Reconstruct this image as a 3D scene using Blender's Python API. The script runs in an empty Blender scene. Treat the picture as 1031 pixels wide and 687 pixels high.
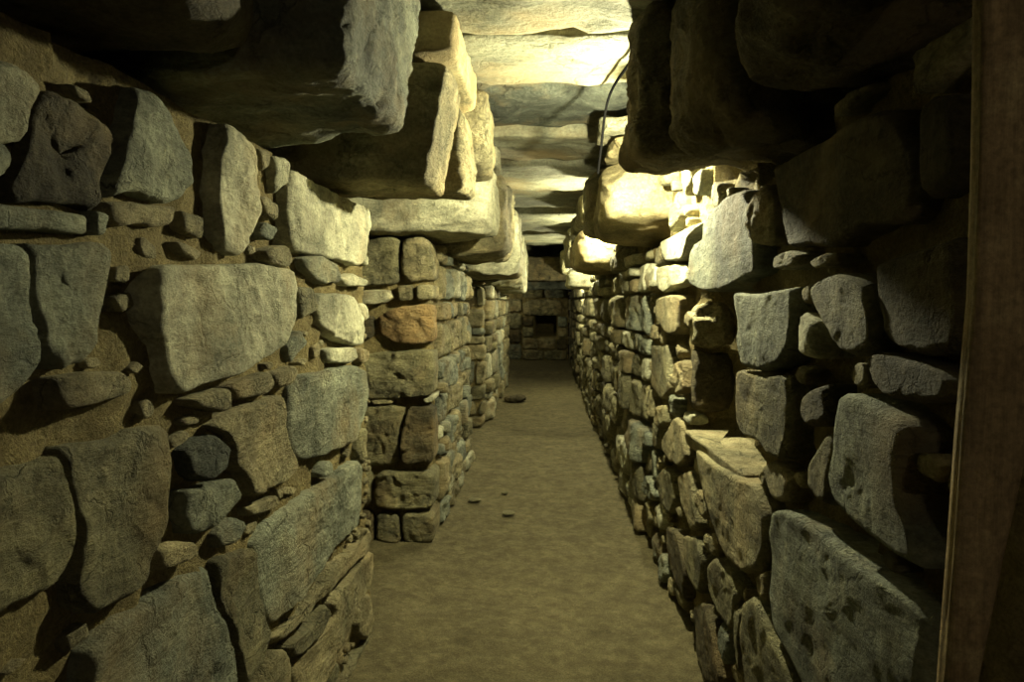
import bpy, bmesh, math, random
from mathutils import Vector, noise
C = bpy.context.scene.collection
W, H, F = 1031, 687, 700.0
EYE = 1.5
# ------------------------------------------------------------------ camera
cam = bpy.data.cameras.new('camera'); camo = bpy.data.objects.new('camera', cam); C.objects.link(camo)
YAW = math.atan((547-515.5)/F); PIT = math.atan((343.5-303)/F)
camo.location = (0, 0, EYE); camo.rotation_euler = (math.pi/2-PIT, 0, YAW)
cam.sensor_width = 36; cam.lens = 36*F/W; cam.clip_start = .02
bpy.context.scene.camera = camo
MR = camo.rotation_euler.to_matrix()
def ray(px, py): return MR @ Vector(((px-W/2)/F, (H/2-py)/F, -1))
def on(px, py, axis, val):
    d = ray(px, py); o = Vector((0, 0, EYE)); t = (val-o[axis])/d[axis]
    return o+d*t

# ------------------------------------------------------------------ materials
def newmat(name):
    m = bpy.data.materials.new(name); m.use_nodes = True
    nt = m.node_tree; nt.nodes.clear()
    return m, nt
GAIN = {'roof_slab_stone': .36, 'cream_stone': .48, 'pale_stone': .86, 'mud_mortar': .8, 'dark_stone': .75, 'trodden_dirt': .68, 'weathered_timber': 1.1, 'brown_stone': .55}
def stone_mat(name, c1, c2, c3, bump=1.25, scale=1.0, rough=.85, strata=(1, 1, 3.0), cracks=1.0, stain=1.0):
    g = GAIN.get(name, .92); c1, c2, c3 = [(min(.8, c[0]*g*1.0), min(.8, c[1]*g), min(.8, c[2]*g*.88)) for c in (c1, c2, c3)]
    m, nt = newmat(name); N = nt.nodes.new; L = nt.links.new
    out = N('ShaderNodeOutputMaterial'); bs = N('ShaderNodeBsdfPrincipled'); L(bs.outputs[0], out.inputs[0])
    bs.inputs['Roughness'].default_value = rough; bs.inputs['Specular IOR Level'].default_value = .25
    tc = N('ShaderNodeTexCoord'); oi = N('ShaderNodeObjectInfo')
    cb = N('ShaderNodeCombineXYZ'); mu = N('ShaderNodeMath'); mu.operation = 'MULTIPLY'; mu.inputs[1].default_value = 37
    L(oi.outputs['Random'], mu.inputs[0])
    for i in range(3): L(mu.outputs[0], cb.inputs[i])
    ad = N('ShaderNodeVectorMath'); ad.operation = 'ADD'; L(tc.outputs['Object'], ad.inputs[0]); L(cb.outputs[0], ad.inputs[1])
    def nz(s, det=6, vec=None, r=.6):
        n = N('ShaderNodeTexNoise'); n.inputs['Scale'].default_value = s*scale; n.inputs['Detail'].default_value = det
        n.inputs['Roughness'].default_value = r; L((vec or ad.outputs[0]), n.inputs['Vector']); return n
    mp = N('ShaderNodeMapping'); mp.inputs['Scale'].default_value = strata; mp.inputs['Rotation'].default_value = (.3, .2, .4); L(ad.outputs[0], mp.inputs[0])
    n1 = nz(5); n2 = nz(13, 8); n3 = nz(75, 6, None, .7); n4 = nz(7, 10, mp.outputs[0], .72)
    def ramp(src, a, b, ca=(0, 0, 0, 1), cb_=(1, 1, 1, 1)):
        r = N('ShaderNodeValToRGB'); r.color_ramp.elements[0].position = a; r.color_ramp.elements[1].position = b
        r.color_ramp.elements[0].color = ca; r.color_ramp.elements[1].color = cb_; L(src, r.inputs[0]); return r
    def mix(f, a, b, bt='MIX', fac=None):
        x = N('ShaderNodeMix'); x.data_type = 'RGBA'; x.blend_type = bt
        if f is not None: L(f, x.inputs[0])
        else: x.inputs[0].default_value = fac
        for k, v in ((6, a), (7, b)):
            if isinstance(v, tuple): x.inputs[k].default_value = (*v, 1)
            else: L(v, x.inputs[k])
        return x.outputs[2]
    col = mix(ramp(n1.outputs[0], .38, .62).outputs[0], c1, c2)
    col = mix(ramp(n2.outputs[0], .52, .72).outputs[0], col, c3)
    nb_ = nz(2.6, 5); vb = ramp(nb_.outputs[0], .36, .64, (.5, .5, .5, 1), (1.4, 1.4, 1.4, 1)); col = mix(None, col, vb.outputs[0], 'MULTIPLY', .85*(1 if cracks else .35))
    sp = ramp(n3.outputs[0], .3, .7, (.45, .45, .45, 1), (1.4, 1.4, 1.4, 1))
    col = mix(None, col, sp.outputs[0], 'MULTIPLY', .75)
    s4 = ramp(n4.outputs[0], .38, .62, (.6, .6, .6, 1), (1.2, 1.2, 1.2, 1))
    col = mix(None, col, s4.outputs[0], 'MULTIPLY', .7)
    # cracks: thin broken lines along a warped cell pattern
    wv = N('ShaderNodeVectorMath'); wv.operation = 'MULTIPLY_ADD'; L(n2.outputs[1], wv.inputs[0]); wv.inputs[1].default_value = (.16, .16, .16); L(ad.outputs[0], wv.inputs[2])
    vo = N('ShaderNodeTexVoronoi'); vo.feature = 'DISTANCE_TO_EDGE'; vo.inputs['Scale'].default_value = 6.5*scale; L(wv.outputs[0], vo.inputs['Vector'])
    cr = ramp(vo.outputs['Distance'], .0, .035, (1, 1, 1, 1), (0, 0, 0, 1)); msk = ramp(n1.outputs[0], .47, .56)
    cm = N('ShaderNodeMath'); cm.operation = 'MULTIPLY'; L(cr.outputs[0], cm.inputs[0]); L(msk.outputs[0], cm.inputs[1])
    cf = N('ShaderNodeMath'); cf.operation = 'MULTIPLY'; L(cm.outputs[0], cf.inputs[0]); cf.inputs[1].default_value = .55*cracks
    col = mix(cf.outputs[0], col, tuple(q*.45 for q in c2))
    st = nz(2.2, 5); sr = ramp(st.outputs[0], .52, .68); sf = N('ShaderNodeMath'); sf.operation = 'MULTIPLY'; L(sr.outputs[0], sf.inputs[0]); sf.inputs[1].default_value = .5*stain
    col = mix(sf.outputs[0], col, (.33, .24, .11))
    L(col, bs.inputs['Base Color'])
    a1 = N('ShaderNodeMath'); a1.operation = 'MULTIPLY_ADD'; L(n4.outputs[0], a1.inputs[0]); a1.inputs[1].default_value = 1.0
    a2 = N('ShaderNodeMath'); a2.operation = 'MULTIPLY'; L(n3.outputs[0], a2.inputs[0]); a2.inputs[1].default_value = .42
    a3 = N('ShaderNodeMath'); a3.operation = 'MULTIPLY_ADD'; L(cm.outputs[0], a3.inputs[0]); a3.inputs[1].default_value = -.5*cracks; L(a2.outputs[0], a3.inputs[2]); L(a3.outputs[0], a1.inputs[2])
    bp = N('ShaderNodeBump'); bp.inputs['Strength'].default_value = min(1, .75*bump); bp.inputs['Distance'].default_value = .045*bump
    L(a1.outputs[0], bp.inputs['Height']); L(bp.outputs[0], bs.inputs['Normal'])
    return m
M = {
 'grey':  stone_mat('grey_stone', (.30, .32, .26), (.21, .23, .20), (.38, .38, .29)),
 'blue':  stone_mat('blue_grey_stone', (.30, .32, .26), (.22, .235, .19), (.38, .39, .30)),
 'tan':   stone_mat('tan_stone', (.36, .31, .19), (.27, .25, .16), (.44, .39, .26)),
 'olive': stone_mat('olive_stone', (.27, .25, .15), (.20, .19, .13), (.33, .30, .19)),
 'pale':  stone_mat('pale_stone', (.47, .46, .36), (.38, .38, .29), (.55, .53, .41), .8),
 'rust':  stone_mat('rusty_stone', (.33, .215, .10), (.25, .17, .085), (.42, .33, .19)),
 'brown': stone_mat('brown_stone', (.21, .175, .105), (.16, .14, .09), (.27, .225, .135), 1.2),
 'dark':  stone_mat('dark_stone', (.13, .145, .13), (.09, .10, .09), (.19, .20, .17)),
 'cream': stone_mat('cream_stone', (.58, .50, .30), (.50, .43, .25), (.66, .58, .38), .7),
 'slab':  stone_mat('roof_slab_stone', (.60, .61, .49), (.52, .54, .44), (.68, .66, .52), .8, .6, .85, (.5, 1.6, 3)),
 'mortar': stone_mat('mud_mortar', (.42, .345, .175), (.33, .265, .13), (.48, .41, .22), 1.8, 1.8, .95, (1, 1, 1), 0, 0),
 'dirt':  stone_mat('trodden_dirt', (.25, .215, .125), (.205, .175, .10), (.29, .25, .15), 1.1, 2.2, .95, (1, 1, 1), 0, 0),
 'wood':  stone_mat('weathered_timber', (.30, .22, .13), (.21, .15, .085), (.37, .29, .17), .5, 1.2, .6, (9, 9, .6), 0, 0),
 'palewood': stone_mat('pale_timber', (.36, .34, .26), (.28, .26, .2), (.4, .38, .3), .4, 1, .7, (6, 6, .5), 0, 0),
}
def plain(name, c, r=.5, emit=0):
    m, nt = newmat(name); o = nt.nodes.new('ShaderNodeOutputMaterial'); b = nt.nodes.new('ShaderNodeBsdfPrincipled')
    b.inputs['Base Color'].default_value = (*c, 1); b.inputs['Roughness'].default_value = r
    if emit: b.inputs['Emission Color'].default_value = (1, .88, .6, 1); b.inputs['Emission Strength'].default_value = emit
    nt.links.new(b.outputs[0], o.inputs[0]); return m
M['cable'] = plain('black_rubber', (.003, .003, .003), 1)
M['cable'].node_tree.nodes['Principled BSDF'].inputs['Specular IOR Level'].default_value = 0; M['metal'] = plain('grey_metal', (.2, .2, .2), .4); M['bulb'] = plain('lit_glass', (.9, .85, .7), .3, 12)

# ------------------------------------------------------------------ linking helpers
def link(name, verts, faces, mat, parent=None, smooth=True, origin=None):
    o0 = Vector(origin) if origin is not None else sum(verts, Vector())/len(verts)
    me = bpy.data.meshes.new(name); me.from_pydata([v-o0 for v in verts], [], faces)
    bm = bmesh.new(); bm.from_mesh(me); bmesh.ops.recalc_face_normals(bm, faces=bm.faces); bm.to_mesh(me); bm.free()
    if smooth: me.shade_smooth()
    me.materials.append(M[mat] if isinstance(mat, str) else mat)
    o = bpy.data.objects.new(name, me); C.objects.link(o); o.location = o0
    if parent is not None:
        o.parent = parent; o.location = o0-parent.location
    return o
def tag(o, label=None, cat=None, group=None, kind=None):
    if label: o['label'] = label
    if cat: o['category'] = cat
    if group: o['group'] = group
    if kind: o['kind'] = kind
    return o
def thing(name, loc, label, cat, group=None):
    o = bpy.data.objects.new(name, None); C.objects.link(o); o.location = loc; o.empty_display_size = .1
    return tag(o, label, cat, group)
def frac(p, f, oct=4): return noise.fractal(p*f, 1.0, 2.0, oct)
def chip(p, f):
    """fracture faces: each Voronoi cell is a small plane with its own tilt and step"""
    q = p*f; q = q+noise.noise_vector(q*1.7)*.25; d, pts = noise.voronoi(q); c = pts[0]
    t = noise.cell_vector(c*17.3+Vector((.5, .5, .5))); t = t*2-Vector((1, 1, 1)); e = q-c
    edge = min(1, (d[1]-d[0])*6)
    return (e.dot(t)*1.3+t.x*.25)*edge

# ------------------------------------------------------------------ rock: a rough block from eight corners
def cubegrid(n):
    idx = {}; V = []; Fc = []
    def vid(a):
        if a not in idx: idx[a] = len(V); V.append(Vector([2*c/n-1 for c in a]))
        return idx[a]
    for ax in range(3):
        b, c = [k for k in range(3) if k != ax]
        for s in (0, n):
            for i in range(n):
                for j in range(n):
                    q = []
                    for di, dj in ((0, 0), (1, 0), (1, 1), (0, 1)):
                        a = [0, 0, 0]; a[ax] = s; a[b] = i+di; a[c] = j+dj; q.append(vid(tuple(a)))
                    Fc.append(q)
    return V, Fc
_cg = {}
def rock(name, cs, mat, seed=0, n=26, k=9, amp=.02, fr=5, cuts=4, cutd=(1.05, 1.45), parent=None, strat=0.0):
    """cs: eight corners ordered (x0y0z0,x1y0z0,x0y1z0,x1y1z0, then z1)."""
    if n not in _cg: _cg[n] = cubegrid(n)
    V, Fc = _cg[n]; R = random.Random(seed); cs = [Vector(c) for c in cs]
    pl = []
    for _ in range(cuts):
        d = Vector([R.choice((-1, 1))*R.uniform(.25, 1) for _ in range(3)]).normalized(); pl.append((d, R.uniform(*cutd)))
    off = Vector((R.uniform(0, 50), R.uniform(0, 50), R.uniform(0, 50))); out = []
    ctr = sum(cs, Vector())/8
    for p in V:
        s = (abs(p.x)**k+abs(p.y)**k+abs(p.z)**k)**(1/k); q = p/s
        for d, t in pl:
            e = q.dot(d)-t
            if e > 0: q = q-d*e
        a, b, c = (q.x+1)/2, (q.y+1)/2, (q.z+1)/2
        w = (cs[0]*(1-a)+cs[1]*a)*(1-b)+(cs[2]*(1-a)+cs[3]*a)*b
        w2 = (cs[4]*(1-a)+cs[5]*a)*(1-b)+(cs[6]*(1-a)+cs[7]*a)*b
        w = w*(1-c)+w2*c
        nd = Vector((math.copysign(abs(p.x)**4, p.x), math.copysign(abs(p.y)**4, p.y), math.copysign(abs(p.z)**4, p.z)))
        if nd.length < 1e-6: nd = p
        nd.normalize()
        h = frac(w+off, fr, 5)*amp*.8+chip(w+off, fr*.9)*amp*.9+chip(w-off, fr*2.6)*amp*.3
        rg = 1-abs(frac(w+off*2, fr*.6, 3)); h += (rg-.7)*amp*.9
        if strat:
            t = w.z*28+frac(w+off, 2, 2)*3; h += strat*((t-math.floor(t))-.5)
        out.append(w+nd*h)
    return link(name, out, Fc, mat, parent)
def box8(x0, x1, y0, y1, z0, z1, R=None, j=0, dz=(0, 0, 0, 0)):
    """dz: extra height of the bottom corners (x0y0, x1y0, x0y1, x1y1)"""
    r = []
    for zi, z in enumerate((z0, z1)):
        for yi, y in enumerate((y0, y1)):
            for xi, x in enumerate((x0, x1)):
                v = Vector((x, y, z+EYE))
                if zi == 0: v.z += dz[yi*2+xi]
                if R: v += Vector((R.uniform(-j, j), R.uniform(-j, j), R.uniform(-j, j)*.7))
                r.append(v)
    return r

# ------------------------------------------------------------------ facing stone: an outline on a wall plane, with thickness
class Frame:
    def __init__(s, o, u, v, n, axis, val): s.o = Vector(o); s.u = Vector(u); s.v = Vector(v); s.n = Vector(n); s.axis = axis; s.val = val
    def px(s, pts):
        r = []
        for x, y in pts:
            w = on(x, y, s.axis, s.val)-s.o; r.append((w.dot(s.u), w.dot(s.v)))
        return r
    def w(s, a, b, h): return s.o+s.u*a+s.v*b+s.n*h
def area(p): return abs(sum(p[i][0]*p[(i+1) % len(p)][1]-p[(i+1) % len(p)][0]*p[i][1] for i in range(len(p))))/2
def chaikin(p, q=.22):
    r = []
    for i in range(len(p)):
        a, b = p[i], p[(i+1) % len(p)]
        r.append((a[0]*(1-q)+b[0]*q, a[1]*(1-q)+b[1]*q)); r.append((a[0]*q+b[0]*(1-q), a[1]*q+b[1]*(1-q)))
    return r
def slab_stone(fr, poly, mat, seed, h=.03, depth=.14, ds=.012, parent=None, name='wall_stone', rough=.012, edge=.02, facet=1.0, collect=None):
    R = random.Random(seed); poly = chaikin(poly, .12); edge *= .55
    per = 0; n = len(poly)
    for i in range(n): per += math.dist(poly[i], poly[(i+1) % n])
    Mn = max(14, min(110, int(per/ds))); pts = []; step = per/Mn; acc = 0; i = 0; a = poly[0]; b = poly[1]; seg = math.dist(a, b); pos = 0
    for k in range(Mn):
        t = k*step
        while t > acc+seg and i < n-1:
            acc += seg; i += 1; a = poly[i]; b = poly[(i+1) % n]; seg = math.dist(a, b)
        f = min(1, (t-acc)/max(seg, 1e-9)); pts.append((a[0]+(b[0]-a[0])*f, a[1]+(b[1]-a[1])*f))
    cx = sum(p[0] for p in pts)/Mn; cy = sum(p[1] for p in pts)/Mn; off = Vector((R.uniform(0, 90), R.uniform(0, 90), R.uniform(0, 90)))
    size = math.sqrt(area(poly)); rr = min(edge, size*.16)
    nb = []
    for x, y in pts:
        d = math.hypot(x-cx, y-cy) or 1e-6; g = frac(Vector((x, y, 0))+off, 9, 3)*min(.014, size*.05, rough*.7)
        nb.append((x+(x-cx)/d*g, y+(y-cy)/d*g))
    pts = nb
    K = max(4, min(22, int(size*.55/ds)))
    planes = [(R.uniform(0, 6.283), R.uniform(.12, .4)*facet, R.uniform(.25, .95)) for _ in range(3)]
    rad = sum(math.hypot(x-cx, y-cy) for x, y in pts)/Mn
    tilt = (R.uniform(-.10, .10)*facet, R.uniform(-.08, .08)*facet); sa = R.uniform(0, 3.14); ca, sn = math.cos(sa), math.sin(sa)
    amp = min(rough, size*.09)
    def hh(x, y, dedge):
        z = h+tilt[0]*(x-cx)+tilt[1]*(y-cy)
        for an, sl, c in planes:
            q = (x-cx)*math.cos(an)+(y-cy)*math.sin(an); z = min(z, h+.006-(q-c*rad)*sl)
        p = Vector((x, y, 0))+off
        z += frac(p, 6, 5)*amp*1.2
        pr = Vector(((x*ca+y*sn)*3, (-x*sn+y*ca)*16, 0))+off
        z += (abs(noise.noise(pr))-.25)*amp*.7
        z += chip(p, 5.5)*amp*1.3*facet+chip(p, 15)*amp*.5
        lim = 1-min(1, dedge/rr)
        z -= rr*(1-math.sqrt(max(0, 1-lim*lim)))*1.1
        return z
    V = []; Fc = []
    V.append(fr.w(cx, cy, hh(cx, cy, 1)))
    ss = [((k+1)/K)**.8 for k in range(K)]
    for s in ss:
        for x, y in pts:
            X = cx+(x-cx)*s; Y = cy+(y-cy)*s; V.append(fr.w(X, Y, hh(X, Y, (1-s)*math.hypot(x-cx, y-cy))))
    for sc, dp in ((1.0, .35), (.97, .7), (.9, 1)):
        for x, y in pts:
            X = cx+(x-cx)*sc; Y = cy+(y-cy)*sc
            V.append(fr.w(X, Y, -depth*dp+frac(Vector((x, y, dp))+off, 12, 2)*.003))
    V.append(fr.w(cx, cy, -depth))
    NR = K+3
    for i in range(Mn):
        j = (i+1) % Mn; Fc.append((0, 1+i, 1+j))
        for r in range(NR-1):
            a = 1+r*Mn; b = a+Mn; Fc.append((a+i, b+i, b+j, a+j))
        a = 1+(NR-1)*Mn; Fc.append((a+i, len(V)-1, a+j))
    if collect is not None:
        o = len(collect[0]); collect[0].extend(V); collect[1].extend([tuple(q+o for q in f) for f in Fc]); return None
    return link(name, V, Fc, mat, parent)

def inside(p, poly):
    x, y = p; r = False; n = len(poly); j = n-1
    for i in range(n):
        if (poly[i][1] > y) != (poly[j][1] > y) and x < (poly[j][0]-poly[i][0])*(y-poly[i][1])/(poly[j][1]-poly[i][1])+poly[i][0]: r = not r
        j = i
    return r
def dseg(p, a, b):
    dx, dy = b[0]-a[0], b[1]-a[1]; L2 = dx*dx+dy*dy or 1e-12
    t = max(0, min(1, ((p[0]-a[0])*dx+(p[1]-a[1])*dy)/L2)); return math.hypot(p[0]-a[0]-dx*t, p[1]-a[1]-dy*t)
def dpoly(p, poly): return -1 if inside(p, poly) else min(dseg(p, poly[i], poly[(i+1) % len(poly)]) for i in range(len(poly)))
def fill(polys, region, sizes, tries, seed, avoid=(), lie=1.8):
    """irregular packing stones for the gaps between the big ones"""
    R = random.Random(seed); u0, u1, v0, v1 = region; al = list(polys); new = []
    bb = [(min(q[0] for q in p), max(q[0] for q in p), min(q[1] for q in p), max(q[1] for q in p)) for p in al]
    for s in sizes:
        for _ in range(tries):
            c = (R.uniform(u0, u1), R.uniform(v0, v1)); w = s*R.uniform(.7, 1.5)*lie/2; hgt = s*R.uniform(.6, 1.1)/2
            if any(a[0]-w < c[0] < a[1]+w and a[2]-hgt < c[1] < a[3]+hgt for a in avoid): continue
            an = R.uniform(-.25, .25); m = R.choice((4, 5, 5, 6)); ph = R.uniform(0, 6.28); P = []
            for i in range(m):
                t = ph+i*6.283/m; k = R.uniform(.75, 1.15); x = math.copysign(abs(math.cos(t))**.7, math.cos(t))*w*k; y = math.copysign(abs(math.sin(t))**.7, math.sin(t))*hgt*k
                P.append((c[0]+x*math.cos(an)-y*math.sin(an), c[1]+x*math.sin(an)+y*math.cos(an)))
            ok = all(u0 <= p[0] <= u1 and v0 <= p[1] <= v1 for p in P)
            if not ok: continue
            b = (min(q[0] for q in P), max(q[0] for q in P), min(q[1] for q in P), max(q[1] for q in P))
            for q, qb in zip(al, bb):
                if qb[1]+.01 < b[0] or qb[0]-.01 > b[1] or qb[3]+.01 < b[2] or qb[2]-.01 > b[3]: continue
                if any(dpoly(p, q) < .006 for p in P+[c]) or any(inside(p, P) for p in q): ok = False; break
            if ok: al.append(P); bb.append(b); new.append(P)
    return new
def courses(u0, u1, v0, v1, hr, wr, seed, gap=.012, split=.25):
    R = random.Random(seed); out = []; v = v0
    def wob(u, k): return noise.noise(Vector((u*1.3, k*7.7, seed)))*.025
    k = 0
    while v < v1-.04:
        hgt = R.uniform(*hr)
        if v+hgt > v1-.06: hgt = v1-v
        u = u0
        while u < u1-.03:
            w = R.uniform(*wr)*(1 if hgt > .12 else .8)
            if u+w > u1-.1: w = u1-u
            g = gap*R.uniform(.6, 1.6); sl = R.uniform(-.02, .02)
            bv = lambda x: v+(wob(x, k) if v > v0 else 0); tv = lambda x: v+hgt+wob(x, k+1)
            def quad(a, b, f0, f1):
                def q(x, f): return bv(x)*(1-f)+tv(x)*f
                mx = (a+b)/2; c = min(.02, (b-a)*.15)
                P = [(a+g+c, q(a, f0)+g), (mx, q(mx, f0)+g*R.uniform(.5, 1.6)), (b-g-c, q(b, f0)+g), (b-g, q(b, f0)+g+c), (b-g+sl, q(b, f1)-g-c*.6),
                     (b-g-c+sl, q(b, f1)-g), (mx, q(mx, f1)-g*R.uniform(.2, 1.6)), (a+g+c+sl, q(a, f1)-g), (a+g+sl, q(a, f1)-g-c), (a+g, q(a, f0)+g+c)]
                return [(x+R.uniform(-.006, .006), y+R.uniform(-.006, .006)) for x, y in P]
            if hgt > .17 and R.random() < split:
                f = R.uniform(.35, .65); out.append(quad(u, u+w, 0, f)); out.append(quad(u, u+w, f, 1))
            else: out.append(quad(u, u+w, 0, 1))
            u += w
        v += hgt; k += 1
    return out
def mortar(name, fr, u0, u1, v0, v1, res, base=-.045, thick=.3, parent=None, niche=None, seed=0, amp=.022, top=None):
    nu = max(2, int((u1-u0)/res)); nv = max(2, int((v1-v0)/res)); V = []; Fc = []
    def ix(i, j): return i*(nv+1)+j
    for i in range(nu+1):
        for j in range(nv+1):
            u = u0+(u1-u0)*i/nu; v = v0+((min(v1, top(u)) if top else v1)-v0)*j/nv; p = Vector((u, v, seed*3.3))
            h = base+frac(p, 5, 4)*amp+frac(p, 22, 3)*.011+chip(p, 9)*amp*.7-max(0, noise.noise(p*7+Vector((9, 9, 9)))-.15)*amp*3.2
            if niche and niche[0] < u < niche[1] and niche[2] < v < niche[3]: h = -niche[4]+frac(p, 6, 3)*.02
            V.append(fr.w(u, v, h))
    n0 = len(V)
    for i in range(nu):
        for j in range(nv): Fc.append((ix(i, j), ix(i+1, j), ix(i+1, j+1), ix(i, j+1)))
    ring = [ix(i, 0) for i in range(nu+1)]+[ix(nu, j) for j in range(1, nv+1)]+[ix(i, nv) for i in range(nu-1, -1, -1)]+[ix(0, j) for j in range(nv-1, 0, -1)]
    th = max(thick, niche[4]+.08 if niche else 0)
    for q in ring:
        w = V[q]; d = (w-fr.o).dot(fr.n); V.append(w-fr.n*(d+th))
    L = len(ring)
    for a in range(L): Fc.append((ring[a], ring[(a+1) % L], n0+(a+1) % L, n0+a))
    Fc.append(tuple(range(n0, n0+L)))
    return link(name, V, Fc, 'mortar', parent)
def steps(tab):
    def f(u):
        for a, b in tab:
            if u < a: return b
        return tab[-1][1]
    return f
def grow(P, k):
    cx = sum(p[0] for p in P)/len(P); cy = sum(p[1] for p in P)/len(P)
    return [(cx+(a-cx)*k, cy+(b-cy)*k) for a, b in P]
def clamp(P, top):
    m = sum(p[0] for p in P)/len(P); t = min(top(m), top(max(p[0] for p in P)-.03), top(min(p[0] for p in P)+.03))-.005
    Q = [(a, min(b, t)) for a, b in P]; return Q if max(q[1] for q in Q)-min(q[1] for q in Q) > .035 else None
TL = steps([(2.2, 1.93), (9, 1.90)])
TR = steps([(1.73, 1.94), (2.35, 1.87), (2.9, 1.955), (3.8, 2.5), (4.76, 1.82), (6.05, 1.97), (6.3, 2.1), (7.65, 1.75), (8.35, 1.9), (8.7, 2.1), (9.25, 1.9), (10.65, 1.63), (11.35, 1.9), (12.4, 1.9), (20, 1.8)])
def collected(col, name, mat, parent, label=None):
    if not col[0]: return
    o = link(name, col[0], col[1], mat, parent); tag(o, label, kind='stuff'); return o
KEYS = ['grey', 'tan', 'olive', 'blue', 'grey', 'tan', 'pale', 'olive', 'rust', 'brown']

# ================================================================== FLOOR
def floor():
    V = []; Fc = []; xs = [-3+i*.5 for i in range(4)]+[-1.4+i*.04 for i in range(71)]+[1.5+i*.5 for i in range(4)]
    ys = []; y = -1.5
    while y < 1.5: ys.append(y); y += .25
    while y < 18.5: ys.append(y); y += max(.025, .012*y*.9)
    for yy in ys:
        for x in xs:
            p = Vector((x, yy, 0)); h = frac(p, 1.3, 3)*.014+frac(p, 6, 4)*.007
            e = max(0, abs(x)-.5); h += min(.02, e*e*.6)
            t = max(0, min(1, (yy-14.0)/.12)); h += t*.07
            V.append(Vector((x, yy, h-.01)))
    n = len(xs)
    for j in range(len(ys)-1):
        for i in range(n-1): Fc.append((j*n+i, j*n+i+1, (j+1)*n+i+1, (j+1)*n+i))
    V += [Vector((-3, -1.5, -.3)), Vector((xs[-1], -1.5, -.3)), Vector((-3, ys[-1], -.3)), Vector((xs[-1], ys[-1], -.3))]
    q = len(V)-4; Fc.append((q, q+1, q+3, q+2))
    o = link('floor', V, Fc, 'dirt', origin=(0, 0, 0)); tag(o, 'trodden earth floor of the gallery', kind='structure')
floor()

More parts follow.
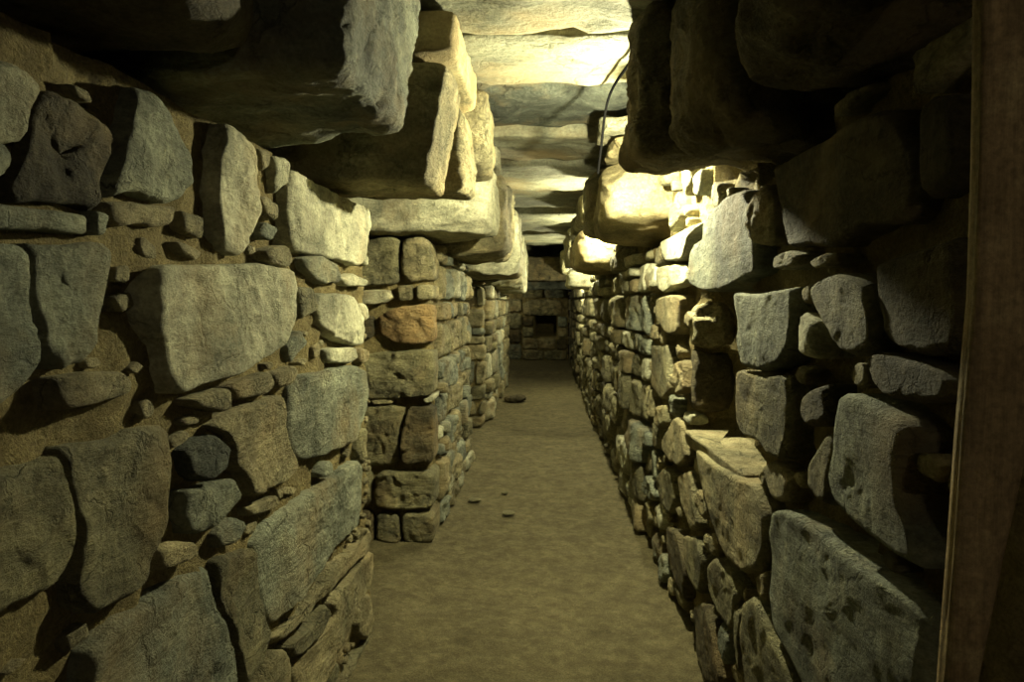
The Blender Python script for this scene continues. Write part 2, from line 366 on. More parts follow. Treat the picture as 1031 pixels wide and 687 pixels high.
# ================================================================== LEFT WALL, nearest stretch
FL = Frame((-.775, 0, 0), (0, 1, 0), (0, 0, 1), (1, 0, 0), 0, -.775)
wl = mortar('wall_left', FL, .25, 3.06, 0, 2.03, .026, seed=1, thick=.5, base=-.018, top=TL, amp=.016)
tag(wl, 'left gallery wall of big stones set in brown mud, nearest stretch', kind='structure')
LS = [
 ('grey', .03, [(-60,60),(0,62),(25,72),(36,88),(22,115),(15,140),(0,142),(-60,150)], 0),
 ('grey', .03, [(-40,152),(0,143),(8,150),(9,165),(0,178),(-40,190)], 0),
 ('brownrough', .03, [(24,125),(33,104),(50,96),(72,103),(95,118),(112,128),(108,155),(98,178),(90,208),(50,204),(10,200),(8,180),(20,150)], 'rough red-brown boulder'),
 ('blue', .045, [(128,100),(131,90),(150,96),(165,118),(175,138),(184,155),(183,180),(175,200),(160,203),(140,197),(120,192),(104,198),(105,180),(112,155),(122,125)], 'tall grey boulder with a crack near its foot'),
 ('tan', .03, [(101,204),(130,203),(160,208),(173,208),(171,226),(150,229),(135,226),(118,228),(102,220)], 0),
 ('grey', .04, [(-40,202),(0,207),(50,213),(84,218),(82,236),(40,233),(0,231),(-40,229)], 'long flat grey stone'),
 ('grey', .045, [(87,212),(101,216),(96,237),(85,236)], 0),
 ('pale', .06, [(220,100),(245,104),(251,148),(252,180),(254,215),(246,240),(236,257),(218,252),(214,240),(216,210),(214,175),(218,140)], 'narrow upright pale stone'),
 ('pale', .035, [(273,158),(286,150),(287,185),(277,195),(274,178)], 0),
 ('tan', .03, [(256,150),(268,152),(268,168),(260,172)], 0),
 ('pale', .07, [(288,130),(310,130),(345,160),(366,203),(366,230),(358,268),(338,262),(310,256),(290,252),(286,220),(285,185)], 'smooth cream upright block with its top in shadow'),
 ('grey', .06, [(302,260),(318,257),(336,270),(337,284),(318,284),(304,272)], 0),
 ('pale', .06, [(340,280),(352,276),(365,282),(365,288),(345,288)], 0),
 ('tan', .04, [(264,252),(285,247),(291,264),(286,270),(262,262)], 0),
 ('paleq', .07, [(146,275),(155,268),(185,268),(260,267),(290,272),(296,290),(294,320),(285,345),(262,362),(215,382),(185,392),(168,396),(160,380),(158,350),(146,330),(144,300)], 'large pale yellowish block, the widest in the wall'),
 ('olive', .03, [(298,290),(312,290),(316,312),(301,322),(298,305)], 0),
 ('pale', .055, [(318,296),(350,297),(358,315),(364,333),(362,347),(350,347),(330,338),(320,328),(315,312)], 0),
 ('pale', .05, [(325,351),(355,350),(357,360),(348,366),(328,365)], 0),
 ('tan', .05, [(360,350),(368,352),(368,365),(360,366)], 0),
 ('blue', .06, [(293,388),(300,380),(330,372),(355,368),(369,374),(370,395),(366,420),(358,440),(342,450),(318,459),(298,464),(289,440),(290,410)], 'pale green-grey block at the corner'),
 ('tan', .04, [(229,389),(266,374),(270,385),(262,397),(231,403)], 0),
 ('tan', .04, [(272,376),(290,368),(294,373),(291,387),(276,391)], 0),
 ('tan', .05, [(186,403),(215,391),(226,393),(225,411),(215,415),(190,409)], 0),
 ('dark', .05, [(183,456),(195,442),(212,437),(224,450),(222,470),(205,484),(187,479)], 'dark rounded stone'),
 ('blue', .05, [(181,494),(205,491),(230,482),(235,500),(222,521),(205,536),(186,536),(179,520)], 0),
 ('tan', .05, [(230,414),(262,403),(281,400),(282,430),(285,450),(297,470),(285,484),(262,495),(246,499),(240,480),(229,470),(230,448),(217,434),(207,430)], 'tan irregular block'),
 ('blue', .05, [(22,250),(60,250),(85,247),(102,252),(103,270),(98,305),(88,345),(78,362),(50,372),(38,360),(30,325),(22,300)], 'large blue-grey block'),
 ('grey', .05, [(-70,245),(0,247),(16,252),(19,300),(29,345),(33,362),(20,383),(0,408),(-70,440)], 0),
 ('tan', .04, [(50,381),(80,376),(120,374),(130,384),(128,395),(110,402),(80,408),(52,414),(47,400)], 0),
 ('olive', .05, [(62,454),(100,446),(135,434),(160,430),(161,470),(159,530),(152,555),(140,586),(120,600),(92,614),(74,606),(68,590),(67,560),(71,540),(67,500)], 'large squared brown-grey block'),
 ('olive', .05, [(-70,500),(0,477),(35,467),(54,460),(61,500),(66,540),(60,570),(50,588),(0,612),(-70,655)], 0),
 ('tan', .04, [(156,553),(175,546),(192,547),(194,560),(175,569),(157,574)], 0),
 ('tan', .035, [(246,511),(276,499),(280,508),(262,517),(248,520)], 0),
 ('grey', .05, [(80,660),(120,622),(155,602),(190,579),(206,569),(211,600),(220,630),(231,660),(230,715),(150,760),(80,760)], 'large grey block with a pointed top'),
 ('olive', .05, [(214,564),(252,553),(255,580),(261,610),(265,640),(261,665),(240,690),(235,660),(225,630),(215,600)], 0),
 ('blue', .07, [(256,550),(275,522),(300,502),(330,482),(355,464),(360,472),(361,500),(357,528),(348,537),(330,552),(310,587),(285,617),(270,631),(265,610),(259,580)], 'long dark grey block rising to the wall corner'),
 ('tan', .06, [(273,641),(300,619),(318,596),(330,571),(348,556),(362,546),(364,532),(368,541),(364,555),(345,573),(325,597),(300,625),(280,645)], 'long thin tan stone'),
 ('olive', .07, [(285,650),(310,628),(322,608),(326,618),(318,635),(293,663)], 0),
 ('tan', .05, [(270,658),(284,655),(288,700),(250,710),(262,674)], 0),
 ('tan', .07, [(330,606),(350,578),(368,554),(373,575),(368,590),(355,610),(351,624),(344,643),(334,664),(318,700),(294,712),(291,672),(320,640),(331,620)], 0),
 ('tan', .04, [(356,632),(360,604),(370,598),(373,634),(364,644)], 0),
 ('olive', .02, [(340,700),(352,668),(372,652),(373,690),(352,720)], 0),
]
used = []
for i, (m, h, pts, lab) in enumerate(LS):
    p = FL.px(pts); p = clamp([(min(a, 3.12), max(.01, b)) for a, b in grow(p, 1+min(.05, .008/math.sqrt(area(p))))], TL)
    if not p: continue
    used.append(p); nm = {'brownrough': 'brown', 'paleq': 'pale'}.get(m, m)
    rg = .02 if m == 'brownrough' else .010
    o = slab_stone(FL, p, nm, 100+i, h=h*.26+.008, depth=.2, ds=.011, parent=wl, rough=rg, edge=.022, facet=.22)
    if lab: o['label'] = lab
fl = fill(used, (.55, 3.08, .02, 1.88), (.13, .09, .06, .04, .03), 400, 5)
big = [p for p in fl if area(p) > .0035]
for i, p in enumerate(big[:60]): slab_stone(FL, p, KEYS[(i*3) % 8], 300+i, h=.010+.006*((i*7) % 5)/5, depth=.09, ds=.013, parent=wl, name='wall_stone', edge=.015)
col = ([], [])
for i, p in enumerate([q for q in fl if area(q) <= .0035]+big[60:]): slab_stone(FL, p, 'tan', 400+i, h=0, depth=.05, ds=.013, collect=col, edge=.01)
collected(col, 'chinking_stones', 'tan', wl, 'small stone chips wedged in the mud')

# ================================================================== PIERS on the left
def pier_side(root, tp, fr, y0, y1, z0, z1, hr, wr, seed, mats, ds=.02, stuff_after=100, hj=(.01, .05)):
    R = random.Random(seed); ps = [q for q in (clamp(p, tp) for p in courses(y0, y1, z0, z1, hr, wr, seed)) if q]; ps.sort(key=lambda p: p[0][0]); col = ([], [])
    for i, p in enumerate(ps):
        if i < stuff_after: slab_stone(fr, p, R.choice(mats), seed*100+i, h=R.uniform(*hj), depth=.1, ds=ds, parent=root, edge=.025, rough=.014)
        else: slab_stone(fr, p, 'tan', seed*100+i, h=R.uniform(*hj), depth=.1, ds=ds*1.3, collect=col)
    collected(col, 'far_wall_stones', 'tan', root)
p1 = thing('stone_pier', (-1.1, 5.2, 0), 'square-cornered stone pier on the left, nearest, with an orange block in its face', 'pier', 'masonry piers along the left side')
F1 = Frame((0, 4.2, 0), (1, 0, 0), (0, 0, 1), (0, -1, 0), 1, 4.2)
S1 = Frame((-.67, 0, 0), (0, 1, 0), (0, 0, 1), (1, 0, 0), 0, -.67)
c = box8(-1.5, -.71, 4.25, 6.2, -1.49, .29)
rock('rubble_core', c, 'mortar', 5, n=30, k=40, amp=.012, cuts=0, parent=p1)
PS = [
 ('olive', [(362,241),(402,239),(401,262),(402,285),(362,289)], 0), ('tan', [(405,239),(430,240),(437,262),(438,282),(410,284),(404,270)], 0),
 ('pale', [(345,292),(392,292),(396,300),(388,305),(345,309)], 0), ('tan', [(400,288),(415,287),(416,302),(402,304)], 0), ('tan', [(419,287),(438,286),(438,301),(420,303)], 0),
 ('rust', [(381,320),(395,311),(425,306),(438,308),(438,343),(425,346),(400,346),(381,338)], 'orange-brown block'),
 ('brown', [(350,320),(376,318),(377,340),(350,345)], 0),
 ('olive', [(350,357),(437,352),(438,372),(438,398),(400,401),(350,402)], 'wide dark flat-faced block'),
 ('tan', [(374,403),(396,403),(396,406),(374,407)], 0), ('pale', [(426,402),(438,398),(438,404),(429,406)], 0),
 ('olive', [(352,410),(408,409),(404,425),(400,440),(402,468),(352,471)], 0), ('brown', [(412,409),(430,408),(438,413),(438,465),(405,467),(404,440)], 0),
 ('olive', [(350,476),(375,474),(373,508),(350,510)], 0), ('olive', [(378,475),(437,475),(438,511),(405,512),(377,510)], 0),
 ('brown', [(350,515),(375,515),(377,548),(350,548)], 0), ('olive', [(380,517),(401,517),(404,551),(379,549)], 0), ('olive', [(405,517),(437,516),(437,553),(407,553)], 0),
]
for i, (m, pts, lab) in enumerate(PS):
    p = F1.px(pts); p = [(min(a, -.668), max(.005, b)) for a, b in p]
    o = slab_stone(F1, p, m, 600+i, h=.03, depth=[.26, .34, .22][i % 3], ds=.014, parent=p1, edge=.02, rough=.016)
    if lab: o['label'] = lab
pier_side(p1, steps([(4.83, 1.885), (9, 1.81)]), S1, 4.47, 6.27, .01, 1.86, (.12, .32), (.16, .5), 21, ['grey', 'tan', 'olive', 'tan', 'grey', 'pale'], ds=.018, hj=(.0, .035))

p2 = thing('stone_pier', (-1.1, 10, 0), 'long stone pier on the left beyond the first, its blocks narrow and tan', 'pier', 'masonry piers along the left side')
rock('rubble_core', box8(-1.5, -.72, 8.15, 13.1, -1.49, .08), 'mortar', 6, n=30, k=40, amp=.012, cuts=0, parent=p2)
F2 = Frame((0, 8.1, 0), (1, 0, 0), (0, 0, 1), (0, -1, 0), 1, 8.1)
S2 = Frame((-.68, 0, 0), (0, 1, 0), (0, 0, 1), (1, 0, 0), 0, -.68)
for i, p in enumerate(courses(-1.45, -.675, .01, 1.745, (.14, .3), (.2, .4), 31)):
    slab_stone(F2, p, ['tan', 'olive', 'tan', 'grey'][i % 4], 700+i, h=.03, depth=.3, ds=.03, parent=p2, edge=.03)
pier_side(p2, steps([(8.31, 1.745), (8.8, 1.69), (10.45, 1.65), (12.35, 1.6), (20, 1.72)]), S2, 8.42, 13.2, .01, 1.72, (.15, .36), (.25, .7), 33, ['tan', 'tan', 'olive', 'grey', 'pale'], ds=.035, stuff_after=65, hj=(0, .07))

# ================================================================== RIGHT WALL
RX = .65
FR = Frame((RX, 0, 0), (0, 1, 0), (0, 0, 1), (-1, 0, 0), 0, RX)
NI = (2.30, 3.10, .93, 1.52, .30)
wr = mortar('wall_right', FR, 1.02, 16.8, 0, 2.5, .035, seed=2, thick=.4, niche=NI, base=-.05, top=TR)
tag(wr, 'right gallery wall of rough dark stones with a niche', kind='structure')
RS = [
 ('grey', .05, [(697,260),(703,248),(713,240),(714,222),(722,212),(738,198),(752,192),(762,215),(764,250),(765,272),(750,282),(730,293),(712,292),(698,285)], 'rough pitted grey block above the niche'),
 ('pale', .06, [(668,232),(678,218),(690,216),(700,210),(712,205),(716,215),(706,230),(699,240),(695,255),(690,262),(672,262)], 'brightly lit bulging stone under the lamp'),
 ('pale', .04, [(665,270),(680,266),(694,268),(693,285),(680,288),(672,295),(666,290)], 0),
 ('tan', .04, [(662,302),(672,298),(688,298),(686,315),(684,335),(675,337),(662,322)], 0),
 ('grey', .05, [(746,303),(760,297),(785,294),(805,290),(806,310),(803,345),(795,363),(775,374),(754,368),(746,345),(745,320)], 'squared grey block right of the niche'),
 ('olive', .05, [(742,378),(750,373),(775,380),(798,378),(802,400),(800,440),(795,462),(782,460),(770,445),(752,438),(744,420)], 'craggy block below the squared grey one'),
 ('tan', .03, [(771,470),(778,464),(790,470),(800,485),(797,505),(783,505),(776,490)], 0),
 ('tan', .05, [(708,443),(725,460),(745,481),(765,490),(775,520),(776,550),(768,572),(755,576),(739,564),(729,545),(723,520),(713,490),(707,462)], 'tall block carrying the niche sill'),
 ('brown', .05, [(787,165),(800,145),(830,125),(860,112),(890,105),(905,120),(922,160),(922,190),(915,215),(905,225),(880,225),(860,240),(850,248),(820,245),(800,248),(795,220),(790,190)], 'very large rounded dark boulder under the corbels'),
 ('tan', .05, [(786,259),(800,252),(814,257),(812,266),(795,272),(785,270)], 0),
 ('tan', .04, [(823,264),(840,254),(848,259),(837,270),(828,270)], 0),
 ('olive', .05, [(823,290),(835,280),(850,276),(870,280),(884,290),(891,330),(890,348),(870,358),(855,352),(840,330),(828,310)], 0),
 ('brown', .04, [(890,267),(920,257),(975,238),(978,350),(940,358),(908,350),(898,338),(890,300)], 0),
 ('brown', .03, [(935,100),(965,95),(968,170),(960,185),(935,200),(930,160)], 0),
 ('brown', .04, [(876,360),(890,355),(915,358),(960,374),(975,388),(970,402),(930,407),(900,400),(886,384)], 0),
 ('brown', .03, [(811,400),(822,392),(838,386),(842,420),(830,429),(816,429),(809,415)], 0),
 ('olive', .03, [(816,470),(826,452),(840,434),(846,445),(841,478),(838,508),(826,504),(816,490)], 0),
 ('grey', .06, [(858,398),(870,398),(895,410),(915,425),(927,440),(922,455),(920,490),(925,520),(935,550),(938,572),(915,558),(895,545),(870,523),(852,503),(846,480),(852,450),(853,420)], 'large grey boulder with a knobbly face'),
 ('grey', .06, [(785,516),(798,515),(815,523),(830,532),(850,547),(862,557),(880,572),(905,588),(930,608),(945,630),(940,720),(835,730),(818,690),(803,658),(785,632),(779,600),(784,560),(780,540)], 'huge slanting grey boulder low in the wall'),
 ('olive', .05, [(756,607),(765,602),(776,617),(783,640),(797,665),(812,710),(762,730),(754,665),(752,630)], 0),
 ('olive', .04, [(745,610),(751,614),(749,650),(751,684),(746,664),(743,632)], 0),
 ('tan', .04, [(766,580),(776,575),(777,600),(773,606),(767,600)], 0),
 ('olive', .04, [(716,572),(724,562),(742,582),(747,600),(741,638),(728,620),(718,597)], 0),
 ('tan', .05, [(669,448),(683,420),(690,427),(692,445),(695,460),(688,470),(678,464)], 'pointed tan stone left of the niche sill'),
 ('olive', .03, [(662,485),(670,471),(679,478),(680,505),(675,518),(666,503)], 0),
 ('olive', .03, [(657,348),(665,351),(673,347),(675,394),(668,403),(658,388)], 0),
 ('tan', .03, [(684,480),(696,474),(702,500),(706,530),(698,535),(688,510)], 0),
 ('olive', .04, [(690,540),(705,542),(712,565),(708,600),(696,580)], 0),
 ('brown', .03, [(672,530),(684,536),(692,575),(690,605),(676,570)], 0),
 ('brown', .03, [(700,612),(712,606),(722,640),(730,690),(715,700),(704,660)], 0),
]
NX = (2.28, 3.12, .90, 1.53)
used = []
for i, (m, h, pts, lab) in enumerate(RS):
    p = FR.px(pts); q = []
    for a, b in grow(p, 1.03):
        b = max(.01, b); a = max(1.03, a)
        if NX[0] < a < NX[1] and NX[2] < b < NX[3]:      # keep the niche open
            d = [(a-NX[0], 0), (NX[1]-a, 1), (b-NX[2], 2), (NX[3]-b, 3)]; k = min(d)[1]
            a, b = [(NX[0], b), (NX[1], b), (a, NX[2]), (a, NX[3])][k]
        q.append((a, b))
    q = clamp(q, TR)
    if not q: continue
    used.append(q)
    o = slab_stone(FR, q, m, 800+i, h=h*.5, depth=.18, ds=.012, parent=wr, rough=.0045, edge=.03, facet=.25)
    if lab: o['label'] = lab
fl = fill(used, (1.05, 4.35, .02, 2.45), (.2, .14, .09, .055), 600, 15, avoid=[(2.3, 3.1, .92, 1.52)], lie=1.25)
fl = [q for q in (clamp(p, TR) for p in fl) if q and max(t[1] for t in q) < TR(q[0][0])]
fl.sort(key=area, reverse=True)
for i, p in enumerate(fl[:34]): slab_stone(FR, p, KEYS[(i*7+2) % 8], 900+i, h=.01+.035*((i*7) % 5)/5, depth=.1, ds=.014, parent=wr, edge=.02, rough=.012, facet=.7)
col = ([], [])
for i, p in enumerate(fl[34:]): slab_stone(FR, p, 'tan', 1000+i, h=.005, depth=.07, ds=.014, collect=col, edge=.012)
collected(col, 'chinking_stones', 'tan', wr, 'small stone chips wedged between the blocks')
R = random.Random(77); col = ([], [])
far = courses(4.36, 16.2, .01, 2.09, (.12, .3), (.2, .55), 41, split=.3); far = [q for q in (clamp(p, TR) for p in far) if q]; far.sort(key=lambda p: p[0][0])
for i, p in enumerate(far):
    h = R.uniform(.0, .075)
    if i < 36: slab_stone(FR, p, R.choice(['tan', 'grey', 'olive', 'olive', 'pale']), 1100+i, h=h, depth=.12, ds=.024, parent=wr, edge=.03, rough=.012, facet=1.0)
    else: slab_stone(FR, p, 'tan', 1100+i, h=h, depth=.12, ds=.045, collect=col, edge=.035, rough=.012, facet=1.0)
collected(col, 'far_wall_stones', 'olive', wr)
# niche: jamb stones on its far side, sill slab, near jamb
FJ = Frame((0, 3.12, 0), (1, 0, 0), (0, 0, 1), (0, -1, 0), 1, 3.12)
for i, (m, a) in enumerate([('tan', [(.66, 1.30), (.75, 1.29), (.84, 1.31), (.84, 1.49), (.74, 1.5), (.67, 1.47)]), ('brown', [(.66, 1.02), (.75, 1.0), (.84, 1.02), (.84, 1.28), (.74, 1.27), (.67, 1.28)]), ('pale', [(.64, .95), (.7, .945), (.74, .96), (.72, 1.0), (.65, .995)])]):
    slab_stone(FJ, a, m, 1300+i, h=.03, depth=.1, ds=.012, parent=wr, name='niche_jamb_stone', edge=.015)
so = rock('niche_sill', [(.655, 2.26, .87), (.86, 2.26, .87), (.63, 3.08, .87), (.86, 3.08, .87), (.655, 2.28, .935), (.86, 2.28, .935), (.615, 3.08, .935), (.86, 3.08, .935)], 'tan', 9, n=24, k=14, amp=.006, cuts=3, parent=wr)
so['label'] = 'flat bright sill slab of the niche'

# ================================================================== CORBELS
def corbel(mat, x0, x1, y0, y1, z0, z1, seed, label, dz=(0, 0, 0, 0), j=.02, k=10, amp=.022, cuts=5, cd=(1.1, 1.5), n=28, group='corbel stones jutting from the walls', name='corbel_stone', strat=0.0, mod=None):
    R = random.Random(seed); c = box8(x0, x1, y0+.012, y1-.012, z0+.004, z1-.006, R, j, dz)
    for i, d in (mod or {}).items(): c[i] = c[i]+Vector(d)
    o = rock(name, c, mat, seed, n=n, k=k, amp=amp, cuts=cuts, cutd=cd, strat=strat); tag(o, label, 'corbel stone' if name == 'corbel_stone' else 'stone slab', group); return o
LG = 'corbel stones along the left wall'; RG = 'corbel stones along the right wall'
corbel('brown', -1.25, -.50, .3, 1.36, .46, 1.0, 1, 'dark corbel stone at the top left corner, nearest the viewer', group=LG)
corbel('grey', -1.2, -.40, 1.40, 2.22, .455, 1.0, 2, 'huge left corbel stone whose pale ridged end hangs over the passage', group=LG, k=18, amp=.014, n=50, cuts=0, j=.003, strat=.006, mod={1: (.0, .0, .0), 3: (-.01, -.14, .03), 7: (-.0, .19, 0), 6: (0, .19, 0)})
corbel('tan', -1.2, -.41, 2.46, 2.86, .42, .84, 3, 'left corbel stone with a dark underside just beyond the huge ridged one', group=LG, k=18, amp=.018, n=36, cuts=0, j=.004, mod={5: (.08, 0, 0), 7: (.09, 0, 0)})
corbel('cream', -1.2, -.31, 2.46, 3.3, .87, 1.02, 4, 'smooth cream stone lying on the left corbel with the dark underside', group=LG, k=18, amp=.01, j=.005, cuts=1)
corbel('tan', -1.2, -.33, 2.92, 3.3, .47, .84, 15, 'rough tan left corbel stone behind the one with the dark underside', group=LG, k=14, amp=.018)
corbel('tan', -1.1, -.27, 3.31, 3.92, .66, 1.02, 5, 'upright-faced tan left corbel stone high under the roof', group=LG, k=12, amp=.015)
corbel('rust', -.85, -.42, 4.03, 4.3, .83, .92, 6, 'small orange stone on top of the broad blue-white block', group=LG)
corbel('pale', -1.35, -.285, 4.03, 4.78, .40, .80, 7, 'broad blue-white block bridging the gap on top of the nearest pier', group=LG, k=12, amp=.014, n=36, cuts=3, cd=(1.25, 1.5))
corbel('pale', -1.1, -.28, 4.35, 4.8, .835, 1.0, 8, 'pale left stone resting on the broad blue-white block', group=LG, k=10)
corbel('tan', -1.2, -.265, 4.85, 5.75, .325, .93, 9, 'brown left corbel stone just behind the broad blue-white block', group=LG, k=9)
corbel('tan', -1.2, -.27, 5.8, 6.4, .33, .95, 10, 'narrow tan left corbel stone at the far edge of the first pier', group=LG)
corbel('pale', -1.5, -.24, 6.55, 8.3, .25, .93, 11, 'white-faced left lintel stone spanning the second opening', group=LG, k=12)
corbel('brown', -1.2, -.27, 8.33, 8.8, .25, .9, 12, 'brown left corbel stone behind the white-faced lintel stone', group=LG)
corbel('pale', -1.2, -.27, 8.83, 10.4, .17, .9, 13, 'pale left corbel stone second from the far end', group=LG)
corbel('pale', -1.2, -.28, 10.5, 12.3, .12, .85, 14, 'farthest pale corbel stone on the left', group=LG)
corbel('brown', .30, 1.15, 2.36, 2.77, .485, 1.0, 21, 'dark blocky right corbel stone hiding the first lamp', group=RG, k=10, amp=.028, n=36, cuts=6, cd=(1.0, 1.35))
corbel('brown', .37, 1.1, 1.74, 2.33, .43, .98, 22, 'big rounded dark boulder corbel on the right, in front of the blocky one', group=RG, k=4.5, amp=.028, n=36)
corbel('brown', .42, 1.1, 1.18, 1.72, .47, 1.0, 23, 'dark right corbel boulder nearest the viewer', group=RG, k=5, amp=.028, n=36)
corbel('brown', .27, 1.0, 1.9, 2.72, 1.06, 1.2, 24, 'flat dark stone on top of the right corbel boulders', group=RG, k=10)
corbel('cream', .345, 1.05, 3.84, 4.72, .44, .80, 25, 'bright cream right corbel stone lit by the lamp', dz=(0, 0, -.10, -.10), group=RG, k=9, amp=.014, n=36, cuts=4, cd=(1.15, 1.4))
corbel('cream', .37, .8, 3.95, 4.5, .835, .92, 26, 'small cream stone on top of the bright cream corbel', group=RG)
corbel('pale', .33, .9, 3.88, 4.4, .93, 1.03, 27, 'pale right stone directly under the dark roof slab', group=RG)
corbel('olive', .34, 1.0, 4.80, 6.0, .50, .98, 28, 'olive right corbel stone behind the bright cream one', group=RG, k=7)
corbel('cream', .29, 1.0, 6.35, 7.6, .28, .66, 29, 'second bright cream corbel stone on the right, with a round outline', group=RG, k=5)
corbel('olive', .33, 1.0, 6.37, 7.58, .715, 1.0, 30, 'olive right stone on top of the round cream corbel', group=RG, k=8)
corbel('olive', .32, 1.0, 7.7, 8.3, .45, .95, 31, 'dark right corbel stone before the third lamp', group=RG)
corbel('pale', .34, 1.0, 9.3, 10.6, .16, .42, 32, 'glowing white corbel stone low on the right far along', group=RG, k=7)
corbel('olive', .3, 1.0, 8.8, 10.6, .45, .92, 33, 'olive right stone above the glowing white corbel', group=RG)
corbel('olive', .3, 1.0, 11.4, 12.3, .43, .85, 34, 'farthest corbel stone on the right', group=RG)

# ================================================================== ROOF SLABS
SG = 'roof slabs laid across the passage'
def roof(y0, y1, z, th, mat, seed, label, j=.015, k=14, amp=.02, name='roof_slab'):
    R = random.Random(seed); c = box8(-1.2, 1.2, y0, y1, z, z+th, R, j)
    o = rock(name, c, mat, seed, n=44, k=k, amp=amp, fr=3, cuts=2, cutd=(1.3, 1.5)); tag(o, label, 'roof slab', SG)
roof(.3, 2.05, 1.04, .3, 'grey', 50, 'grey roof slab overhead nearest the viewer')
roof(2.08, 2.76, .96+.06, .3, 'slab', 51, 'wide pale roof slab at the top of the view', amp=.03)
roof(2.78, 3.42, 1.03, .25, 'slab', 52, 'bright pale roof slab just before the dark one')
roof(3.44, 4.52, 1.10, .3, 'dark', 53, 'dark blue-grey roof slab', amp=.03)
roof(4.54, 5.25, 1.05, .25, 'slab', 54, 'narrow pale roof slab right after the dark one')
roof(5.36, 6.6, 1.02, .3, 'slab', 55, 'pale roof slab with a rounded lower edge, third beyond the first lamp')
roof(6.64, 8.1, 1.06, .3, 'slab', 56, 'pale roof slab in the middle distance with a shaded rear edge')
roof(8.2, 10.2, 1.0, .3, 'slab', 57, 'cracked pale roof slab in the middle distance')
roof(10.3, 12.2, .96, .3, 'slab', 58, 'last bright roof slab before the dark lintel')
lt = rock('lintel', box8(-1.1, 1.1, 12.35, 12.85, .36, .78, random.Random(3), .015), 'brown', 61, n=30, k=12, amp=.015); tag(lt, 'dark stone lintel across the passage at its far end', 'lintel')
lt = rock('lintel', box8(-.9, 1.1, 13.3, 13.6, .21, .6, random.Random(4), .015), 'dark', 62, n=26, k=12, amp=.015); tag(lt, 'second, lower dark lintel behind the first', 'lintel')
ce = rock('ceiling', box8(-1.6, 1.6, 12.9, 17.3, .8, 1.1), 'dark', 63, n=20, k=30, amp=.02, cuts=0); tag(ce, 'low dark roof of the far chamber', kind='structure')

# ================================================================== BACK WALL with its niche
FB = Frame((0, 16.9, 0), (1, 0, 0), (0, 0, 1), (0, -1, 0), 1, 16.9)
wb = mortar('wall_back', FB, -1.3, .62, 0, 2.3, .03, niche=(-.2, .33, .62, 1.13, 2.4), seed=4, thick=.7)
tag(wb, 'back wall closing the gallery, with a black square opening', kind='structure')
BK = [('tan', [(-.48, 1.16), (0, 1.14), (.45, 1.15), (.5, 1.3), (.42, 1.5), (.1, 1.54), (-.3, 1.52), (-.5, 1.45)], 'rough lintel stone over the opening')]
bset = [[(-.5, .07), (0, .06), (0, .3), (-.5, .32)], [(.02, .06), (.58, .07), (.58, .3), (.02, .3)], [(-.5, .34), (-.12, .33), (-.12, .58), (-.5, .6)], [(-.1, .32), (.3, .32), (.32, .6), (-.1, .59)],
        [(.33, .32), (.58, .33), (.58, .58), (.35, .58)], [(-.5, .63), (-.24, .62), (-.23, .85), (-.5, .86)], [(-.5, .89), (-.23, .88), (-.24, 1.12), (-.5, 1.12)],
        [(.36, .61), (.58, .61), (.58, .84), (.36, .84)], [(.36, .87), (.58, .87), (.58, 1.11), (.35, 1.12)], [(-.5, 1.57), (0, 1.57), (0, 1.8), (-.5, 1.8)], [(.03, 1.57), (.56, 1.57), (.56, 1.8), (.03, 1.8)]]
bset += [[(-.98, .07), (-.53, .07), (-.53, .45), (-.98, .44)], [(-.98, .47), (-.53, .48), (-.53, .8), (-.98, .8)], [(-.98, .83), (-.53, .82), (-.53, 1.2), (-.98, 1.2)], [(-.98, 1.23), (-.54, 1.23), (-.53, 1.55), (-.98, 1.55)]]
for b in bset: BK.append((random.Random(len(BK)).choice(['olive', 'tan', 'brown', 'grey']), b, 0))
for i, (m, b, lab) in enumerate(BK):
    o = slab_stone(FB, b, m, 1500+i, h=.05, depth=.1, ds=.03, parent=wb, rough=.03, edge=.04)
    if lab: o['label'] = lab
# walls of the side openings and of the far chamber
def farwall(name, fr, a, b, seed, label, top=2.5):
    w = mortar(name, fr, a, b, 0, top, .08, seed=seed, thick=.3); tag(w, label, kind='structure'); col = ([], [])
    for i, p in enumerate(courses(a, b, .02, top, (.15, .3), (.25, .6), seed)): slab_stone(fr, p, 'olive', seed*50+i, h=.02, depth=.08, ds=.05, collect=col)
    collected(col, 'courses_of_stones', 'olive', w)
farwall('wall_far_left', Frame((-2.3, 0, 0), (0, 1, 0), (0, 0, 1), (1, 0, 0), 0, -2.3), 2.6, 9, 71, 'wall at the back of the left side openings')
farwall('wall_chamber_left', Frame((-.95, 0, 0), (0, 1, 0), (0, 0, 1), (1, 0, 0), 0, -.95), 13.3, 16.95, 72, 'left wall of the far chamber')

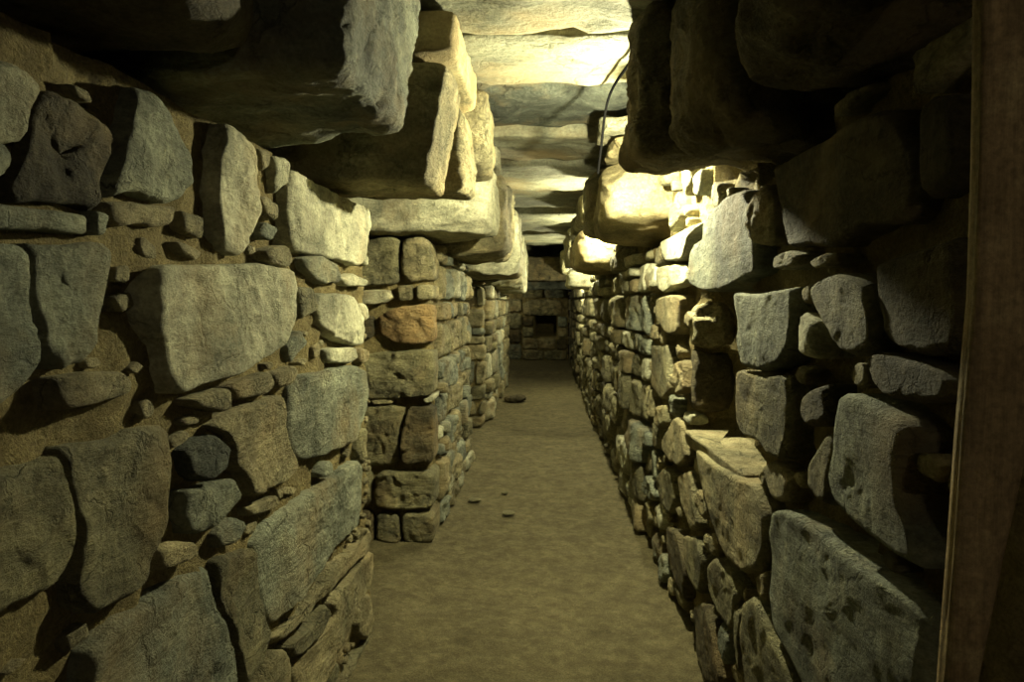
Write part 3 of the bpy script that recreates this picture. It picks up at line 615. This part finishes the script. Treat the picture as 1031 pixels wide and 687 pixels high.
# ================================================================== POSTS, CABLE, LAMPS, LOOSE STONES
def post(name, prof, y0, dep, mat, label, n=7):
    """prof: (z, left x, right x) outline; a rough squared timber with rounded arrises"""
    V = []; Fc = []; q = 20; prof = sorted(prof); rows = []
    zs = [prof[0][0]+(prof[-1][0]-prof[0][0])*i/70 for i in range(71)]
    for z in zs:
        for a, b in zip(prof, prof[1:]):
            if a[0] <= z <= b[0]+1e-9: t = (z-a[0])/(b[0]-a[0]); l = a[1]+(b[1]-a[1])*t; r = a[2]+(b[2]-a[2])*t
        cx, hw = (l+r)/2, (r-l)/2; hd = dep/2
        for i in range(q):
            t = 2*math.pi*i/q; c, s = math.cos(t), math.sin(t); k = 5
            f = 1/((abs(c)**k+abs(s)**k)**(1/k)); x = cx+c*f*hw; yy = y0+hd+s*f*hd
            g = noise.noise(Vector((c*3, s*3, z*1.2)))*.006; V.append(Vector((x+c*g, yy+s*g, z)))
    for j in range(len(zs)-1):
        for i in range(q): Fc.append((j*q+i, j*q+(i+1) % q, (j+1)*q+(i+1) % q, (j+1)*q+i))
    Fc.append(tuple(range(q))); Fc.append(tuple((len(zs)-1)*q+i for i in range(q)))
    o = link(name, V, Fc, mat); tag(o, label, 'post'); return o
Y0 = .93
pf = [(0.0, None), ]
def xz(px, py): w = on(px, py, 1, Y0); return w.z, w.x
L_ = [xz(992, 0), xz(990, 150), xz(986, 300), xz(974, 440), xz(966, 560), xz(956, 687)]
R_ = [xz(1066, 0), xz(1056, 150), xz(1050, 300), xz(1040, 430), xz(1012, 560), xz(987, 687)]
prof = [((a[0]+b[0])/2, a[1], b[1]) for a, b in zip(L_, R_)]
b = prof[-1]; prof += [(.5, b[1]-.012, b[2]-.012), (-.01, b[1]-.02, b[2]-.01), (2.15, prof[0][1], prof[0][2]+.01)]
post('timber_post', prof, Y0, .035, 'wood', 'thick weathered brown timber post in the right foreground')
post('timber_post', [(.05, .60-.0, .67), (1.55, .61, .68)], 16.0, .07, 'palewood', 'thin pale timber post beside the back wall')

def tube(name, pts, r, mat, q=8):
    V = []; Fc = []
    P = [Vector(p) for p in pts]
    for _ in range(3):
        n = [P[0]]
        for a, b in zip(P, P[1:]): n += [a*.75+b*.25, a*.25+b*.75]
        P = n+[P[-1]]
    for i, p in enumerate(P):
        t = (P[min(i+1, len(P)-1)]-P[max(i-1, 0)]).normalized(); a = t.cross(Vector((0, 1, 0))).normalized(); b = t.cross(a)
        for k in range(q): V.append(p+(a*math.cos(6.2832*k/q)+b*math.sin(6.2832*k/q))*r)
    for i in range(len(P)-1):
        for k in range(q): Fc.append((i*q+k, i*q+(k+1) % q, (i+1)*q+(k+1) % q, (i+1)*q+k))
    Fc.append(tuple(range(q))); Fc.append(tuple((len(P)-1)*q+k for k in range(q)))
    return link(name, V, Fc, mat)
cb = tube('cable', [on(641, 50, 1, 2.82), on(634, 64, 1, 2.95), on(616, 88, 1, 3.25), on(609, 112, 1, 3.5), on(606, 142, 1, 3.6), on(602, 175, 1, 3.66)], .0065, 'cable')
tag(cb, 'black electric cable hanging beside the right corbels under the roof', 'cable')

lamps = [(.43, 3.2, .68, 50), (.5, 6.16, .72, 30), (.50, 8.55, .58, 26), (.5, 11.0, .36, 22), (-.86, 16.1, .15, 2.0)]  # last entry is an added, unseen light that brightens the far chamber's back wall
for i, (x, y, z, p) in enumerate(lamps):
    t = thing('lamp', (x, y, z+EYE), ['lamp glowing behind the dark blocky right corbel', 'lamp hidden behind the bright cream right corbel', 'lamp hidden behind the round cream right corbel', 'farthest hidden lamp on the right side', 'unseen lamp added to light the far chamber, out of sight to the left'][i], 'lamp', 'electric lamps of the gallery')
    c = [Vector((x+a*.03, y+b*.03, z+EYE+.045+d*.02)) for d in (-1, 1) for b in (-1, 1) for a in (-1, 1)]
    rock('lamp_housing', c, 'metal', 1, n=6, k=4, amp=0, cuts=0, parent=t)
    c = [Vector((x+a*.018, y+b*.018, z+EYE+.01+d*.018)) for d in (-1, 1) for b in (-1, 1) for a in (-1, 1)]
    rock('bulb', c, 'bulb', 1, n=8, k=2, amp=0, cuts=0, parent=t)
    ld = bpy.data.lights.new('lamp_light', 'POINT'); ld.energy = p; ld.color = (1, .94, .58); ld.shadow_soft_size = .02
    lo = bpy.data.objects.new('lamp_light', ld); C.objects.link(lo); lo.parent = t; lo.location = (0, -.0, -.03)
ld = bpy.data.lights.new('rear_lamp_light', 'POINT'); ld.energy = 3; ld.color = (1, .85, .55); ld.shadow_soft_size = .05
lo = bpy.data.objects.new('rear_lamp_light', ld); C.objects.link(lo); lo.location = (.95, -1.0, 1.8)

for i, (px, py, s, m, lab) in enumerate([(519, 404, .16, 'brown', 'flat brown stone lying against the second pier'), (512, 518, .045, 'olive', 'small stone lying in the middle of the floor'),
        (508, 497, .03, 'olive', 'pebble on the floor just beyond the small stone'), (478, 505, .05, 'olive', 'low stone on the floor beside the nearest pier')]):
    w = on(px, py, 2, 0.0); c = [w+Vector((a*s, b*s*.8, d*s*.3+s*.2)) for d in (-1, 1) for b in (-1, 1) for a in (-1, 1)]
    o = rock('loose_stone', c, m, 40+i, n=10, k=3, amp=s*.15, fr=12, cuts=3, cutd=(.7, 1)); tag(o, lab, 'stone', 'loose stones on the floor')

# ================================================================== world, view
w = bpy.data.worlds.new('world'); bpy.context.scene.world = w; w.use_nodes = True
w.node_tree.nodes['Background'].inputs[0].default_value = (.04, .035, .07, 1); w.node_tree.nodes['Background'].inputs[1].default_value = .01
vs = bpy.context.scene.view_settings; vs.view_transform = 'Standard'; vs.look = 'None'; vs.exposure = 2.12; vs.gamma = 1; vs.use_curve_mapping = False
